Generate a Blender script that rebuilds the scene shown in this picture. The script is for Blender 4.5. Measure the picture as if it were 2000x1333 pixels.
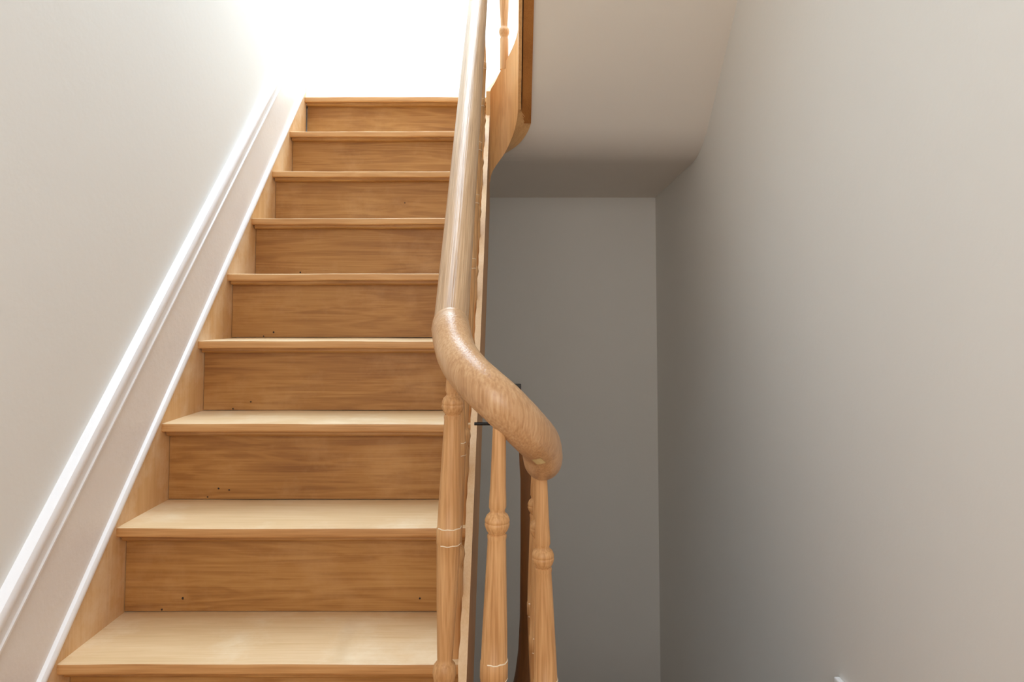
import bpy, bmesh, math, random
from mathutils import Vector, Matrix
for o in list(bpy.data.objects): bpy.data.objects.remove(o)
random.seed(7)
sc = bpy.context.scene
C = sc.collection
EYE = 1.0648                       # eye height above the lower landing floor; heights below are given from the eye

# ------------------------------------------------------------------ camera
cd = bpy.data.cameras.new('camera'); cam = bpy.data.objects.new('camera', cd); C.objects.link(cam)
cam.location = (0, 0, EYE); cam.rotation_euler = (math.pi/2 + .0526, 0, 0)
cd.sensor_width = 36; cd.lens = 1426/2000*36
cd.shift_x = (1000-995.66)/2000; cd.shift_y = -(666.5-535.65)/2000
cd.clip_start = .02
sc.camera = cam
# ------------------------------------------------------------------ light
w = bpy.data.worlds.new('world'); sc.world = w; w.use_nodes = True
w.node_tree.nodes['Background'].inputs[0].default_value = (.95, .97, 1, 1)
w.node_tree.nodes['Background'].inputs[1].default_value = .25
def area(name, loc, rot, sx, sy, power, col):
    l = bpy.data.lights.new(name, 'AREA'); l.shape = 'RECTANGLE'; l.size = sx; l.size_y = sy
    l.energy = power; l.color = col
    o = bpy.data.objects.new(name, l); C.objects.link(o); o.location = loc; o.rotation_euler = rot
    return o
area('landing_roof_light', (-.05, 3.22, EYE+2.9), (0, 0, 0), 1.5, 1.3, 76, (.70, .86, 1))          # roof light over the upper landing
area('skylight_daylight', (-.50, 1.75, EYE+2.95), (0, 0, 0), .72, 1.6, 44, (.66, .83, 1))          # roof light over the flight
area('rear_fill_light', (-.1, -1.22, EYE+.50), (math.pi/2, 0, 0), 1.3, 1.4, 28, (1, .94, .88))  # unseen fill added behind the viewer to brighten risers and right wall
sc.view_settings.view_transform = 'Standard'; sc.view_settings.look = 'None'
sc.view_settings.gamma = 1; sc.view_settings.use_curve_mapping = False
sc.view_settings.exposure = 0.04
sc.cycles.max_bounces = 12; sc.cycles.diffuse_bounces = 8

# ------------------------------------------------------------------ materials
def lin(c): return tuple(((v/255)/12.92 if v/255 <= .04045 else ((v/255+.055)/1.055)**2.4) for v in c) + (1,)
def newmat(name):
    m = bpy.data.materials.new(name); m.use_nodes = True
    nt = m.node_tree; return m, nt, nt.nodes['Principled BSDF']
def paint(name, rgb, rough=.6, bump=.12, mottle=.03, scale=9):
    m, nt, b = newmat(name); N = nt.nodes; L = nt.links
    tc = N.new('ShaderNodeTexCoord')
    n = N.new('ShaderNodeTexNoise'); n.inputs['Scale'].default_value = scale; n.inputs['Detail'].default_value = 5
    L.new(tc.outputs['Object'], n.inputs['Vector'])
    r = N.new('ShaderNodeMapRange'); r.inputs[3].default_value = 1-mottle; r.inputs[4].default_value = 1+mottle
    L.new(n.outputs[0], r.inputs[0])
    mx = N.new('ShaderNodeMix'); mx.data_type = 'RGBA'; mx.blend_type = 'MULTIPLY'; mx.inputs[0].default_value = 1
    mx.inputs[6].default_value = lin(rgb); L.new(r.outputs[0], mx.inputs[7]); L.new(mx.outputs[2], b.inputs['Base Color'])
    n2 = N.new('ShaderNodeTexNoise'); n2.inputs['Scale'].default_value = 60; n2.inputs['Detail'].default_value = 4
    L.new(tc.outputs['Object'], n2.inputs['Vector'])
    bp = N.new('ShaderNodeBump'); bp.inputs['Strength'].default_value = bump; bp.inputs['Distance'].default_value = .004
    L.new(n2.outputs[0], bp.inputs['Height']); L.new(bp.outputs[0], b.inputs['Normal'])
    b.inputs['Roughness'].default_value = rough
    return m
def wood(name, dark, mid, light, axis='x', rough=.5, fig=.5, fine=.1, uv=False, pale=None, pale_amt=0., spec=.4, bump=.12, blotch=.6, lo=.5):
    """long-grain timber: stretched figure, cathedral bands, fine pores, optional sanded-pale patches"""
    m, nt, b = newmat(name); N = nt.nodes; L = nt.links
    tc = N.new('ShaderNodeTexCoord'); oi = N.new('ShaderNodeObjectInfo')
    off = N.new('ShaderNodeVectorMath'); off.operation = 'SCALE'; off.inputs[0].default_value = (7.3, 5.1, 9.7)
    L.new(oi.outputs['Random'], off.inputs['Scale'])
    add = N.new('ShaderNodeVectorMath'); add.operation = 'ADD'
    L.new(tc.outputs['UV' if uv else 'Object'], add.inputs[0]); L.new(off.outputs[0], add.inputs[1])
    def mapped(a, c):
        mp = N.new('ShaderNodeMapping'); s = [c, c, c]; s['xyz'.index(axis)] = a
        mp.inputs['Scale'].default_value = s; L.new(add.outputs[0], mp.inputs['Vector']); return mp
    m1 = mapped(.9, 12)
    n1 = N.new('ShaderNodeTexNoise'); n1.inputs['Scale'].default_value = 2.2; n1.inputs['Detail'].default_value = 7
    n1.inputs['Distortion'].default_value = .9; L.new(m1.outputs[0], n1.inputs['Vector'])
    mul = N.new('ShaderNodeMath'); mul.operation = 'MULTIPLY'; mul.inputs[1].default_value = 26
    L.new(n1.outputs[0], mul.inputs[0])
    sn = N.new('ShaderNodeMath'); sn.operation = 'SINE'; L.new(mul.outputs[0], sn.inputs[0])
    fr = N.new('ShaderNodeMapRange'); fr.inputs[1].default_value = -1; fr.inputs[3].default_value = -.13*fig; fr.inputs[4].default_value = .13*fig
    L.new(sn.outputs[0], fr.inputs[0])
    n3 = N.new('ShaderNodeTexNoise'); n3.inputs['Scale'].default_value = 1.6; n3.inputs['Detail'].default_value = 3
    m3 = mapped(1.6, 4); L.new(m3.outputs[0], n3.inputs['Vector'])
    s1 = N.new('ShaderNodeMath'); s1.operation = 'ADD'; L.new(fr.outputs[0], s1.inputs[0])
    sc3 = N.new('ShaderNodeMapRange'); sc3.inputs[3].default_value = .5-.5*blotch; sc3.inputs[4].default_value = .5+.5*blotch
    L.new(n3.outputs[0], sc3.inputs[0]); L.new(sc3.outputs[0], s1.inputs[1])
    m2 = mapped(4, 220)
    n2 = N.new('ShaderNodeTexNoise'); n2.inputs['Scale'].default_value = 1.5; n2.inputs['Detail'].default_value = 4; L.new(m2.outputs[0], n2.inputs['Vector'])
    f2 = N.new('ShaderNodeMapRange'); f2.inputs[1].default_value = .3; f2.inputs[2].default_value = .7
    f2.inputs[3].default_value = -fine; f2.inputs[4].default_value = fine; L.new(n2.outputs[0], f2.inputs[0])
    s2 = N.new('ShaderNodeMath'); s2.operation = 'ADD'; L.new(s1.outputs[0], s2.inputs[0]); L.new(f2.outputs[0], s2.inputs[1])
    cr = N.new('ShaderNodeValToRGB'); e = cr.color_ramp.elements
    e[0].position = .22; e[0].color = lin(dark); e[1].position = .8; e[1].color = lin(light)
    k = e.new(.5); k.color = lin(mid)
    L.new(s2.outputs[0], cr.inputs[0]); col = cr.outputs[0]
    if pale:
        n4 = N.new('ShaderNodeTexNoise'); n4.inputs['Scale'].default_value = 5; n4.inputs['Detail'].default_value = 8; n4.inputs['Roughness'].default_value = .65
        L.new(add.outputs[0], n4.inputs['Vector'])
        r4 = N.new('ShaderNodeMapRange'); r4.inputs[1].default_value = lo; r4.inputs[2].default_value = lo+.22; r4.inputs[4].default_value = pale_amt
        L.new(n4.outputs[0], r4.inputs[0])
        mx = N.new('ShaderNodeMix'); mx.data_type = 'RGBA'; L.new(r4.outputs[0], mx.inputs[0])
        L.new(col, mx.inputs[6]); mx.inputs[7].default_value = lin(pale); col = mx.outputs[2]
    L.new(col, b.inputs['Base Color'])
    bp = N.new('ShaderNodeBump'); bp.inputs['Strength'].default_value = bump; bp.inputs['Distance'].default_value = .002
    L.new(n2.outputs[0], bp.inputs['Height']); L.new(bp.outputs[0], b.inputs['Normal'])
    b.inputs['Roughness'].default_value = rough; b.inputs['Specular IOR Level'].default_value = spec
    return m
def plain(name, rgb, rough=.6, metal=0):
    m, nt, b = newmat(name); b.inputs['Base Color'].default_value = lin(rgb)
    b.inputs['Roughness'].default_value = rough; b.inputs['Metallic'].default_value = metal
    return m
M = dict(
    wall=paint('warm white wall paint', (226, 224, 219), .75, .10, .012, 5),
    soffit=paint('warm white ceiling paint', (228, 220, 210), .8, .10, .015, 5),
    skirt=paint('pale warm grey gloss paint', (230, 224, 219), .38, .22, .02, 14),
    white=paint('white gloss paint', (240, 240, 242), .3, .12, .012, 20),
    tread=wood('sanded pale tread timber', (202, 166, 118), (216, 184, 140), (228, 200, 162), 'x', .48, .35, .10, pale=(236, 220, 190), pale_amt=.55),
    riser=wood('honey riser timber', (136, 89, 43), (164, 115, 60), (184, 137, 78), 'x', .5, .75, .10, pale=(204, 162, 112), pale_amt=.35),
    face=wood('brown string side timber', (152, 108, 66), (178, 132, 86), (196, 152, 108), 'z', .5, .3, .1),
    nosing=wood('honey nosing timber', (168, 118, 68), (194, 144, 90), (212, 166, 112), 'x', .5, .5, .12),
    string=wood('honey string timber', (194, 146, 96), (214, 172, 122), (226, 190, 144), 'z', .5, .4, .08, pale=(234, 210, 180), pale_amt=.8, lo=.46),
    outer=wood('pale string timber', (190, 146, 100), (212, 172, 126), (228, 196, 156), 'z', .55, .2, .06, pale=(236, 212, 180), pale_amt=.5),
    bend=wood('bent string timber', (192, 140, 86), (214, 164, 108), (226, 182, 128), 'z', .45, .6, .10),
    baluster=wood('turned baluster timber', (174, 126, 78), (198, 151, 101), (214, 170, 120), 'z', .48, .3, .22),
    rail=wood('waxed handrail timber', (158, 124, 90), (184, 150, 114), (206, 174, 138), 'x', .34, .3, .24, uv=True, spec=.5, bump=.5),
    railbend=wood('handrail bend timber', (168, 126, 86), (190, 149, 108), (206, 170, 130), 'z', .31, .4, .20, spec=.5, bump=.3),
    newel=wood('dark shade-toned newel timber', (74, 46, 22), (98, 62, 30), (124, 82, 44), 'z', .5, .3, .1),  # dark stain with the post's shade put into the colour
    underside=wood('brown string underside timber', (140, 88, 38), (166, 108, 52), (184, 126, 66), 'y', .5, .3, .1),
    landing=wood('pale light-bounce landing boards', (206, 196, 180), (220, 212, 198), (230, 224, 212), 'x', .6, .3, .06),  # unseen floor, kept pale so its bounce leaves the walls neutral
    residue=plain('cream paint residue', (232, 216, 190), .7),
    filler=plain('pale wood filler', (206, 184, 134), .7),
    iron=plain('black iron', (10, 10, 11), .5, .2),
    nail=plain('dark nail head', (46, 30, 20), .7),
    grey=plain('dark grey plastic', (104, 101, 100), .5),
)

# ------------------------------------------------------------------ helpers
def finish(name, verts, faces, mat, parent=None, smooth=False, uvs=None, center=True, auto=None):
    """link one mesh object whose origin is the middle of its base"""
    vs = [Vector(v) for v in verts]
    if center:
        lo = [min(v[i] for v in vs) for i in range(3)]; hi = [max(v[i] for v in vs) for i in range(3)]
        org = Vector(((lo[0]+hi[0])/2, (lo[1]+hi[1])/2, lo[2]))
    else: org = Vector((0, 0, 0))
    me = bpy.data.meshes.new(name); me.from_pydata([tuple(v-org) for v in vs], [], faces)
    if uvs:
        ul = me.uv_layers.new(name='UVMap')
        for p in me.polygons:
            for li, uv in zip(p.loop_indices, uvs[p.index]): ul.data[li].uv = uv
    bm = bmesh.new(); bm.from_mesh(me); bmesh.ops.recalc_face_normals(bm, faces=bm.faces); bm.to_mesh(me); bm.free()
    if smooth:
        for p in me.polygons: p.use_smooth = True
        if auto is not None: me.set_sharp_from_angle(angle=auto)
    me.materials.append(M[mat] if isinstance(mat, str) else mat)
    o = bpy.data.objects.new(name, me); C.objects.link(o); o.location = org
    if parent:
        o.parent = parent; o.matrix_parent_inverse = Matrix.Identity(4)
        o.location = org - world(parent)
    return o
def world(o):
    v = Vector((0, 0, 0))
    while o: v = v + o.location; o = o.parent
    return v
def P(x, d, h): return (x, d, h+EYE)          # across, distance from the viewer, height from the eye
def box(name, x0, x1, d0, d1, h0, h1, mat, parent=None, bevel=0):
    v = [P(x, d, h) for x in (x0, x1) for d in (d0, d1) for h in (h0, h1)]
    f = [(0,1,3,2), (4,6,7,5), (0,4,5,1), (2,3,7,6), (0,2,6,4), (1,5,7,3)]
    o = finish(name, v, f, mat, parent)
    if bevel: bev(o, bevel)
    return o
def bev(o, wd, seg=2):
    bm = bmesh.new(); bm.from_mesh(o.data)
    bmesh.ops.bevel(bm, geom=bm.edges[:], offset=wd, segments=seg, affect='EDGES', profile=.5)
    bm.to_mesh(o.data); bm.free()
def prism(name, prof, x0, x1, mat, parent=None, nx=1, jit=0, smooth=False, bevel=0, auto=None):
    """profile of (distance, height) drawn out across x; jit wobbles it along its length"""
    v = []; n = len(prof); xs = [x0+(x1-x0)*i/nx for i in range(nx+1)]
    ph = [random.uniform(0, 6.28) for _ in range(4)]
    for x in xs:
        for d, h in prof:
            a = jit*(math.sin(9*x+ph[0]) + .6*math.sin(23*x+ph[1]) + .5*random.uniform(-1, 1))
            c = jit*(math.sin(7*x+ph[2]) + .6*math.sin(19*x+ph[3]) + .3*random.uniform(-1, 1))
            v.append(P(x, d+a, h+c))
    f = [tuple(range(n)), tuple(range(len(v)-n, len(v)))]
    for i in range(nx):
        for j in range(n):
            k = (j+1) % n; f.append((i*n+j, i*n+k, (i+1)*n+k, (i+1)*n+j))
    o = finish(name, v, f, mat, parent, smooth, auto=auto)
    if bevel: bev(o, bevel)
    return o
def lathe(name, prof, x, d, mat, parent=None, seg=20, lean=(0, 0)):
    """profile of (radius, height from the eye)"""
    v = []; f = []; n = len(prof)
    for r, h in prof:
        for k in range(seg):
            a = 2*math.pi*k/seg; v.append(P(x+lean[0]*(h-lean[1])+r*math.cos(a), d+r*math.sin(a), h))
    for i in range(n-1):
        for k in range(seg):
            f.append((i*seg+k, i*seg+(k+1) % seg, (i+1)*seg+(k+1) % seg, (i+1)*seg+k))
    f.append(tuple(range(seg))); f.append(tuple(range((n-1)*seg, n*seg)))
    return finish(name, v, f, mat, parent, True, auto=math.radians(50))
def sweep(name, pts, rw, rh, mat, parent=None, seg=28, caps=True, p=2.0):
    pts = [Vector(q) for q in pts]; v = []; f = []; uvs = []; L = [0]
    for a, b in zip(pts, pts[1:]): L.append(L[-1]+(b-a).length)
    n = len(pts)
    for i, c in enumerate(pts):
        t = (pts[min(i+1, n-1)]-pts[max(i-1, 0)]).normalized()
        s = t.cross(Vector((0, 0, 1))).normalized(); u = s.cross(t).normalized()
        for k in range(seg):
            a = 2*math.pi*k/seg; ca, sa = math.cos(a), math.sin(a)
            v.append(c + s*rw*math.copysign(abs(ca)**(2/p), ca) + u*rh*math.copysign(abs(sa)**(2/p), sa))
    for i in range(n-1):
        for k in range(seg):
            k2 = (k+1) % seg
            f.append((i*seg+k, i*seg+k2, (i+1)*seg+k2, (i+1)*seg+k))
            v0, v1 = k/seg*.18, (k+1)/seg*.18
            uvs.append(((L[i], v0), (L[i], v1), (L[i+1], v1), (L[i+1], v0)))
    if caps:
        for r in (0, n-1):
            f.append(tuple(range(r*seg, (r+1)*seg))); uvs.append(tuple((L[r], k/seg*.18) for k in range(seg)))
    # keep winding as built so the uv order holds
    me = bpy.data.meshes.new(name); org = sum(pts, Vector())/n
    me.from_pydata([tuple(q-org) for q in v], [], f)
    ul = me.uv_layers.new(name='UVMap')
    for pl in me.polygons:
        for li, uv in zip(pl.loop_indices, uvs[pl.index]): ul.data[li].uv = uv
        pl.use_smooth = True
    if me.polygons[0].normal.dot(Vector(me.polygons[0].center)+org-pts[0]) < 0: me.flip_normals()
    me.set_sharp_from_angle(angle=math.radians(60))
    me.materials.append(M[mat]); o = bpy.data.objects.new(name, me); C.objects.link(o)
    o.location = org
    if parent: o.parent = parent; o.location = org - world(parent)
    return o
def catmull(P0, n=10):
    P0 = [Vector(p) for p in P0]; out = []
    for i in range(len(P0)-1):
        a, b, c, d = P0[max(i-1, 0)], P0[i], P0[i+1], P0[min(i+2, len(P0)-1)]
        for k in range(n):
            t = k/n
            out.append(.5*((2*b) + (c-a)*t + (2*a-5*b+4*c-d)*t*t + (3*b-a-3*c+d)*t**3))
    out.append(P0[-1]); return out
def thing(name, loc, label, cat, group=None):
    o = bpy.data.objects.new(name, None); C.objects.link(o); o.location = loc; o.empty_display_size = .1
    o['label'] = label; o['category'] = cat
    if group: o['group'] = group
    return o
def struct(o, label, cat):
    o['kind'] = 'structure'; o['label'] = label; o['category'] = cat; return o

# ------------------------------------------------------------------ measures
XL, XR = -.864, .791               # face of the wall string, right wall
Z1, H1, G, R, OV = 1.43, -.6704, .2, .1972, .043
SL = R/G
def nose(d): return H1+(d-Z1)*SL
FLOOR = H1-2*R
LAND = H1+8*R
DB = 3.94                          # back wall
XW = -.874                         # left wall plane
XO0, XO1 = -.094, -.078            # outer string

# ------------------------------------------------------------------ setting
struct(box('wall_left', XW-.12, XW, -1.35, DB+.12, -3.2, 3.2, 'wall'), 'plain pale painted wall rising along the left of the stairs', 'wall')
struct(box('wall_right', XR, XR+.12, -1.35, DB+.12, -3.2, 3.2, 'wall'), 'plain warm white wall on the right of the stairwell', 'wall')
struct(box('wall_back', XW, XR, DB, DB+.12, -3.2, 3.2, 'wall'), 'far end wall, bright above the top step and shaded below the landing', 'wall')
# wall behind the viewer, with a gap left for the added fill light
wf = box('wall_front', XW, XR, -1.35, -1.25, -3.2, -.22, 'wall'); struct(wf, 'wall behind the viewer below the gap for the fill light', 'wall')
box('wall_panel', XW, XR, -1.35, -1.25, 1.22, 3.2, 'wall', wf)
struct(box('ceiling', XW, XR, -1.35, .8, 3.0, 3.2, 'soffit'), 'upper ceiling beside the roof light', 'ceiling')
struct(box('floor', XW, XR, -1.25, .98, FLOOR-.2, FLOOR, 'riser'), 'wooden lower landing floor at the foot of the stairs', 'floor')
fr = box('floor', .03, XR, .98, 1.75, FLOOR-.2, FLOOR, 'riser'); struct(fr, 'wooden landing floor right of the well balustrade', 'floor')
struct(box('floor', XW, XR, 3.03+OV, DB, LAND-.022, LAND, 'landing'), 'upper landing floor behind the top step', 'floor')
struct(box('floor', XW, XR, 1.75, DB, -3.2, -3.1, 'riser'), 'floor at the bottom of the stairwell', 'floor')

# plaster soffit: level under the landing, a soft bend, then rising with the upper flight
cov = []
fold_d, fold_h, s2 = 2.98, .652, .863
prof = [(DB, .6243)]
A = Vector((DB, .6243)); B = Vector((fold_d, fold_h)); D = Vector((fold_d-1, fold_h+s2))
u1 = (A-B).normalized(); u2 = (D-B).normalized(); rr = .15
for i in range(9):
    t = i/8; q = (B+u1*rr)*(1-t)**2 + B*2*t*(1-t) + (B+u2*rr)*t*t; prof.append((q.x, q.y))
top = (.30, fold_h+s2*(fold_d-.30)); prof += [top, (-1.25, top[1]), (-1.25, top[1]+.2), (.2, top[1]+.2), (3.0, LAND-.03), (DB, LAND-.03)]
struct(prism('ceiling', prof, .060, XR, 'soffit', smooth=True, auto=math.radians(40)), 'plaster soffit under the upper flight, bending level beneath the landing', 'ceiling')
lc = prism('ceiling', [(DB, .6243), (3.10, .6485), (3.10, LAND-.03), (DB, LAND-.03)], XW, .060, 'soffit')
prism('ceiling_panel', [(3.10, LAND-.03), (3.10, .6485)]+[q for q in prof if 2.895 < q[0] < 3.09]+[(2.893, LAND-.03)], XO1, .060, 'soffit', lc)
struct(lc, 'level plaster soffit under the landing behind the stairs', 'ceiling')

# white mouldings and painted skirt on the left wall
def strip(name, lo, hi, x0, x1, mat, d0=.95, d1=3.0, segs=6, prof=None, parent=None):
    """a length of moulding following the slope; prof gives (projection 0..1, position 0..1) points"""
    pr = prof or [(0, 0), (1, 0), (1, 1), (0, 1)]
    v = []; n = len(pr)
    for i in range(segs+1):
        d = d0+(d1-d0)*i/segs
        for a, b in pr: v.append(P(x0+(x1-x0)*a, d, nose(d)+lo+(hi-lo)*b))
    f = [tuple(range(n)), tuple(range(len(v)-n, len(v)))]
    for i in range(segs):
        for j in range(n):
            k = (j+1) % n; f.append((i*n+j, i*n+k, (i+1)*n+k, (i+1)*n+j))
    return finish(name, v, f, mat, parent, True, auto=math.radians(35))
struct(strip('baseboard_left', .03, .28, XW-.01, XL-.003, 'skirt'), 'pale painted skirt board climbing the left wall beside the stairs', 'skirting')
struct(strip('trim_1', .252, .345, XW-.005, XL+.013, 'white', d1=2.88, prof=[(0, 0), (.5, 0), (.68, .05), (.72, .14), (.6, .18), (.58, .40), (.7, .50), (.9, .58), (1, .70), (1, .86), (.9, .96), (.7, 1), (0, 1)]),
       'white painted cap moulding along the top of the sloping skirt', 'moulding')
struct(strip('trim_2', .014, .050, XW-.005, XL+.007, 'white', d1=3.02, prof=[(0, 0), (.55, 0), (.85, .12), (1, .35), (1, .65), (.85, .88), (.55, 1), (0, 1)]),
       'thin white bead between the painted skirt and the bare wood string', 'moulding')
# low white skirting on the right wall that starts beside the landing
bp_ = [(1.80, -.872), (1.80, -.90), (1.80, FLOOR), (-1.25, FLOOR), (-1.25, -.872)]
br = prism('baseboard_right', bp_, XR-.014, XR, 'white', bevel=.003)
struct(br, 'end of a white skirting board low on the right wall', 'skirting')

# ------------------------------------------------------------------ staircase
st = thing('staircase', P((XL+XO1)/2, 1.23, FLOOR), 'straight flight of bare honey wood steps climbing to the bright landing', 'staircase')
treads = {}; risers = {}
for n in range(-1, 9):
    d, h = Z1+G*n, H1+R*n
    t = .021
    bk = d+G+OV+.012 if n < 8 else d+OV+.004
    pr = [(d+.004, h), (d+.0012, h-.0014), (d, h-.005), (d+.0005, h-t+.003), (d+.003, h-t), (bk, h-t), (bk, h)]
    treads[n] = prism('tread', pr, XL, XO0+.002, 'tread', st, nx=26, jit=.0006, smooth=True, auto=math.radians(30))
    treads[n].data.materials.append(M['nosing'])              # the front edge was never worn pale like the top
    for q in treads[n].data.polygons:
        if q.normal.z < .45 and abs(q.normal.x) < .5: q.material_index = 1
    pr = [(d+.013, h-t), (d+.0125, h-t-.008), (d+.017, h-t-.012), (d+OV+.004, h-t-.012), (d+OV+.004, h-t)]
    prism('nosing_strip', pr, XL+.006, XO0, 'riser', treads[n], nx=20, jit=.0005, smooth=True, auto=math.radians(30))
    lo = h-R+.0022 if n > -1 else FLOOR
    risers[n] = box('riser', XL+.0015, XO0, d+OV, d+OV+.016, lo, h-t, 'riser', st)
# rough dark nail heads on the risers: fractions across and up the board
nails = {0: [(.15, .9), (.57, .93)], 1: [(.17, .17), (.11, .03), (.86, .17), (.955, .05)], 2: [(.2, .14), (.9, .16), (.985, .05), (.13, .04), (.165, .16)],
         3: [(.175, .14), (.11, .03), (.9, .15)], 4: [(.17, .1), (.13, .03), (.98, .13)], 5: [(.2, .1)], 6: [(.33, .13), (.62, .5)]}
for n, L_ in nails.items():
    r = risers[n]; d = Z1+G*n+OV; h0 = H1+R*(n-1); hh = R-.021
    for fx, fh in L_:
        x = XL+fx*(XO0-XL); z = h0+fh*hh; rad = random.uniform(.0022, .0034)
        v = [P(x, d-.0008, z)]+[P(x+rad*math.cos(a*1.0472)*random.uniform(.7, 1.2), d-.0004, z+rad*math.sin(a*1.0472)*random.uniform(.7, 1.2)) for a in range(6)]
        v += [P(p[0], d+.001, p[2]-EYE) for p in v[1:]]
        f = [(0, 1+k, 1+(k+1) % 6) for k in range(6)]+[(1+k, 7+k, 7+(k+1) % 6, 1+(k+1) % 6) for k in range(6)]
        finish('nail_head', v, f, 'nail', r)
# bare wood wall string behind the step ends
d0, d1 = 1.0, 3.055
def slab(name, x0, x1, lo, hi, d0, d1, mat, parent, nseg=1, wob=0, bevel=0):
    v = []
    for i in range(nseg+1):
        d = d0+(d1-d0)*i/nseg
        for x, k in ((x0, lo), (x1, lo), (x1, hi), (x0, hi)):
            j = wob*random.uniform(-1, .35) if (wob and x == x0 and k == hi) else 0
            v.append(P(x+abs(j)*0-j, d, max(nose(d)+k, FLOOR-.02)))
    f = [(0, 1, 2, 3), tuple(range(len(v)-4, len(v)))]
    for i in range(nseg):
        for j in range(4):
            k = (j+1) % 4; f.append((i*4+j, i*4+k, (i+1)*4+k, (i+1)*4+j))
    return finish(name, v, f, mat, parent)
slab('wall_string', XW+.001, XL, -.28, .02, d0, d1, 'string', st, nseg=40)
slab('soffit_light_stop', XL, XO0, -.325, -.305, 1.36, 2.98, 'soffit', st)  # unseen underside board added to stop light leaking through the flight
os_ = slab('outer_string', XO0, XO1, -.30, .085, 1.19, 2.81, 'outer', st, nseg=90, wob=.0018)
os_.data.materials.append(M['face'])                          # browner timber tone on the side towards the well
for q in os_.data.polygons:
    if q.normal.x > .6: q.material_index = 1

# ------------------------------------------------------------------ upper flight string, wrapped round the end of the well
uf = thing('upper_stair_string', P(-.02, 2.8, .5), 'honey wood string of the upper flight wrapping round the end of the stairwell', 'stair string')
cxw, cdw, ri, ro = -.022, 2.80, .054, .106
topk = [(0, .857), (.257, .905), (.444, .972), (.669, 1.041), (.83, 1.083), (1, 1.12)]
botk = [(0, .50), (.15, .545), (.317, .582), (.5, .625), (.694, .69), (.83, .738), (1, .80)]
boto = [(0, .50), (.15, .552), (.317, .600), (.5, .642), (.694, .677), (.83, .713), (1, .755)]
def interp(T, t):
    for (a, b), (c, d) in zip(T, T[1:]):
        if t <= c: return b+(d-b)*(t-a)/(c-a)
    return T[-1][1]
def smooth_interp(T, t):
    return sum(interp(T, min(1, max(0, t+o))) for o in (-.06, -.03, 0, .03, .06))/5
v = []; f = []; ns = 36
for i in range(ns+1):
    t = i/ns; a = math.pi*(1-t)
    ht, hb = smooth_interp(topk, t), smooth_interp(botk, t)
    re = ri+.016+(ro-ri-.016)*t; back = .055*t*t*(3-2*t)
    for r, h, o in ((ri, hb, 0), (re, smooth_interp(boto, t), back), (re, ht, back), (ri, ht, 0)):
        v.append(P(cxw+r*math.cos(a), cdw+o+r*math.sin(a)*1.1, h))
f = [(0, 1, 2, 3), tuple(range(len(v)-4, len(v)))]
for i in range(ns):
    for j in range(4):
        k = (j+1) % 4; f.append((i*4+j, i*4+k, (i+1)*4+k, (i+1)*4+j))
finish('curved_string', v, f, 'bend', uf, True, auto=math.radians(40))
def usl(name, x0, x1, lo, hi, dA, dB, mat):
    v = []
    for d in (dA, dB):
        b = fold_h+s2*(fold_d-d)
        for x, k in ((x0, lo), (x1, lo), (x1, hi), (x0, hi)): v.append(P(x, d, b+k))
    return finish(name, v, [(0,1,2,3), (4,5,6,7), (0,1,5,4), (1,2,6,5), (2,3,7,6), (3,0,4,7)], mat, uf)
usl('inner_board', cxw+ri, cxw+ri+.012, -.02, .36, .25, cdw, 'bend')
usl('straight_string', cxw+ri+.016, cxw+ro, -.012, .34, .25, cdw+.055, 'underside')

# ------------------------------------------------------------------ balustrade
bl = thing('stair_balustrade', P(-.022, 1.11, FLOOR), 'round waxed wooden handrail with turned balusters twisting round the stairwell', 'balustrade')
XRAIL, RH = -.097, .872
RW, RT = .0285, .031
J = 1.205
pts = [P(XRAIL, d, nose(d)+RH) for d in [J+(2.66-J)*i/40 for i in range(41)]]
rail = sweep('handrail', pts, RW, RT, 'rail', bl)
def px(x, y, d):                    # pencilled centre line of the bend, carried to its own distance
    a, b, c, q = (x-995.66)/1426, (535.65-y)/1426, math.cos(.0526), math.sin(.0526)
    k = d/(c-q*b); return P(a*k, d, (q+c*b)*k)
ctl = [P(XRAIL, J+.06, nose(J+.06)+RH), P(XRAIL, J, nose(J)+RH), px(881, 648, 1.155), px(892, 692, 1.11), px(915, 727, 1.072), px(945, 757, 1.045),
       px(975, 784, 1.034), px(1005, 813, 1.042), px(1034, 843, 1.065), px(1055, 868, 1.105), P(.052, 1.16, -.230), P(.053, 1.30, -.248), P(.053, 1.54, -.258)]
cp = catmull(ctl, 10)[10:]
bend = sweep('handrail_bend', cp, RW*1.07, RT*1.05, 'railbend', bl)
# pale patch of bare filler under the outer end of the bend
tgt = Vector(px(1051, 897, 1.075)) - world(bend)
near = min(bend.data.vertices, key=lambda q: (q.co-tgt).length).co.copy()
pv, pf = [], []
for pl in bend.data.polygons:
    if (pl.center-near).length < .0092:
        b0 = len(pv)
        pv += [bend.data.vertices[i].co + bend.data.vertices[i].normal*.0005 + world(bend) for i in pl.vertices]
        pf.append(tuple(range(b0, b0+len(pl.vertices))))
if pf: finish('filler_patch', pv, pf, 'filler', bend)
# top of the rail curls round the upper end of the well and comes back with the next flight
up = []
for i in range(25):
    t = i/24; a = math.pi*(1-t)
    up.append(P(cxw+.075*math.cos(a), 2.66+.09*math.sin(a), nose(2.66)+RH+.26*t))
up += [P(cxw+.075, 2.66-.1*k, nose(2.66)+RH+.26+.0863*k) for k in range(1, 16)]
sweep('handrail_return', up, RW, RT, 'rail', bl)

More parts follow.
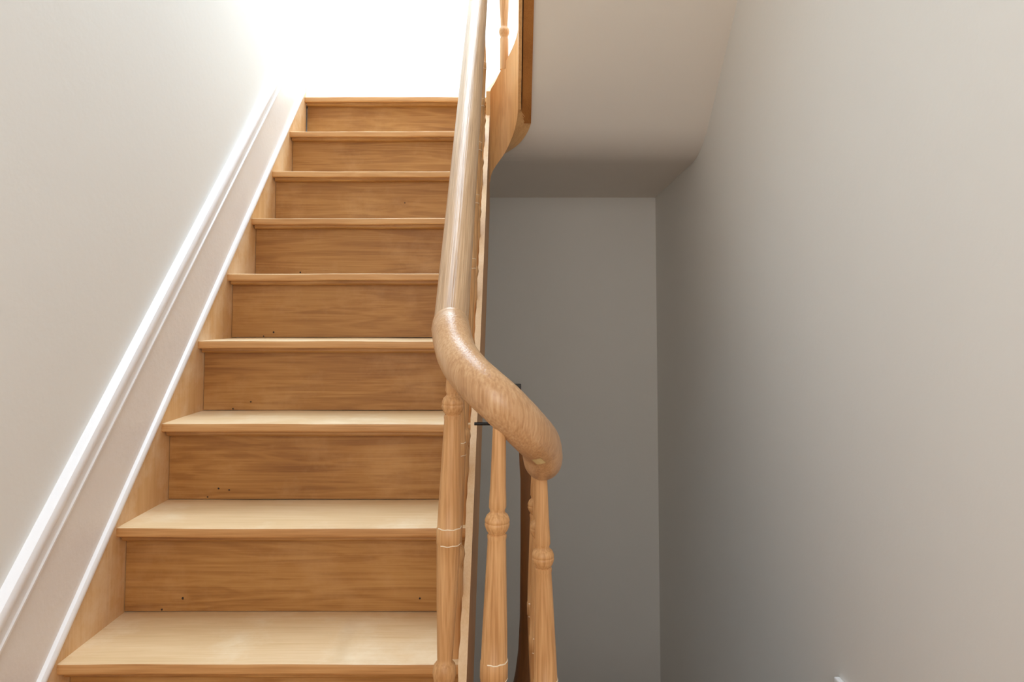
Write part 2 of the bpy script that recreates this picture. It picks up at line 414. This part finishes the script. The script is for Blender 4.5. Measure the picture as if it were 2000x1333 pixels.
def baluster(x, d, hb, htop, hfoot, lean=0, rs=1):
    """turned baluster: hb = height of its upper ball"""
    z = lambda k: hb+k
    pr = [(.0145, hfoot), (.0145, z(-.405-.03)), (.0125, z(-.405-.022)), (.0160, z(-.405-.012)), (.0182, z(-.405)), (.0165, z(-.405+.012)), (.0115, z(-.405+.018)), (.0118, z(-.405+.024)),
          (.0128, z(-.36)), (.0150, z(-.31)), (.0172, z(-.25)), (.0184, z(-.212)), (.0192, z(-.211)), (.0192, z(-.188)), (.0182, z(-.187)), (.0174, z(-.15)), (.0152, z(-.09)), (.0134, z(-.04)), (.0128, z(-.024)),
          (.0135, z(-.0205)), (.0135, z(-.017)), (.0115, z(-.0155)), (.0152, z(-.010)), (.0174, z(-.004)), (.0174, z(-.0012)), (.0166, z(0)), (.0174, z(.0012)), (.0172, z(.0045)), (.0150, z(.010)), (.0108, z(.0135)), (.0104, z(.016)), (.0122, z(.021)), (.0120, z(.03)),
          (.0110, z(.05)), (.0095, z(.12)), (.0085, max(z(.16), min(z(.2), htop-.005))), (.0082, max(htop, z(.17)))]
    pr = [p for p in pr if p[1] <= htop]; pr.append((pr[-1][0], htop)) 
    pr = [(a*rs, b) for a, b in pr]
    o = lathe('baluster', pr, x, d, 'baluster', bl, lean=(lean, hb))
    for k, r in ((-.187, .0185), (-.2115, .0187)):
        if hb+k > htop: continue
        rg = []
        for q in range(17):
            a = math.pi*1.15+2*math.pi*.62*q/16 + hash((round(d*100), round(k*100))) % 7*.1
            rg.append(P(x+lean*k+r*math.cos(a), d+r*math.sin(a), hb+k+.0006*math.sin(q*1.9)))
        sweep('paint_residue', rg, .0009, .0009, 'residue', o, seg=6)
    return o
B1 = baluster(-.0880, 1.14, -.142, -.075, FLOOR, .028)
baluster(-.0175, 1.034, -.292, -.125, FLOOR, .022)
baluster(.0520, 1.165, -.3825, -.22, FLOOR, -.02)
baluster(.0530, 1.32, -.3825, -.225, FLOOR)
baluster(.0530, 1.47, -.3825, -.225, FLOOR)
for n in range(0, 7):
    d = Z1+G*n+.035; h = H1+R*n
    baluster(-.106, d, h+.60, nose(d)+RH-.01, h-.001)
baluster(-.0225, 2.875, 1.126+.405, 1.80, .97, rs=1.18)
baluster(.055, 2.62, 1.0888+.405+.22, 1.98, 1.12)
# end post of the level part with a flared foot
lathe('newel_post', [(.052, -1.0), (.052, -.86), (.047, -.80), (.040, -.765), (.034, -.72), (.0305, -.65), (.029, -.5), (.029, -.36), (.031, -.33), (.032, -.30), (.030, -.27)], .052, 1.60, 'newel', bl)
# kerb under the turn
v = []
for i in range(25):
    t = i/24; a = math.pi*(1+t)
    for r, h in ((.052, FLOOR-.15), (.098, FLOOR-.15), (.098, -.74-.26*t), (.052, -.74-.26*t)):
        v.append(P(-.02+r*math.cos(a), 1.13+r*math.sin(a), h))
f = [(0, 1, 2, 3), tuple(range(len(v)-4, len(v)))]
for i in range(24):
    for j in range(4):
        k = (j+1) % 4; f.append((i*4+j, i*4+k, (i+1)*4+k, (i+1)*4+j))
finish('turn_kerb', v, f, 'outer', bl, True, auto=math.radians(40))
rod = sweep('iron_rod', [P(-.0505+.036*i/6, 1.05, -.1585) for i in range(7)], .0022, .0022, 'iron', bl, seg=10)
rod['label'] = 'short black iron rod under the handrail bend'

# ------------------------------------------------------------------ small fitting on the far wall
wb = box('wall_fitting', -.075, .0605, DB-.02, DB, -.46, -.381, 'grey', bevel=.003)
wb['label'] = 'dark grey fitting on the far wall showing above the handrail bend'; wb['category'] = 'wall fitting'
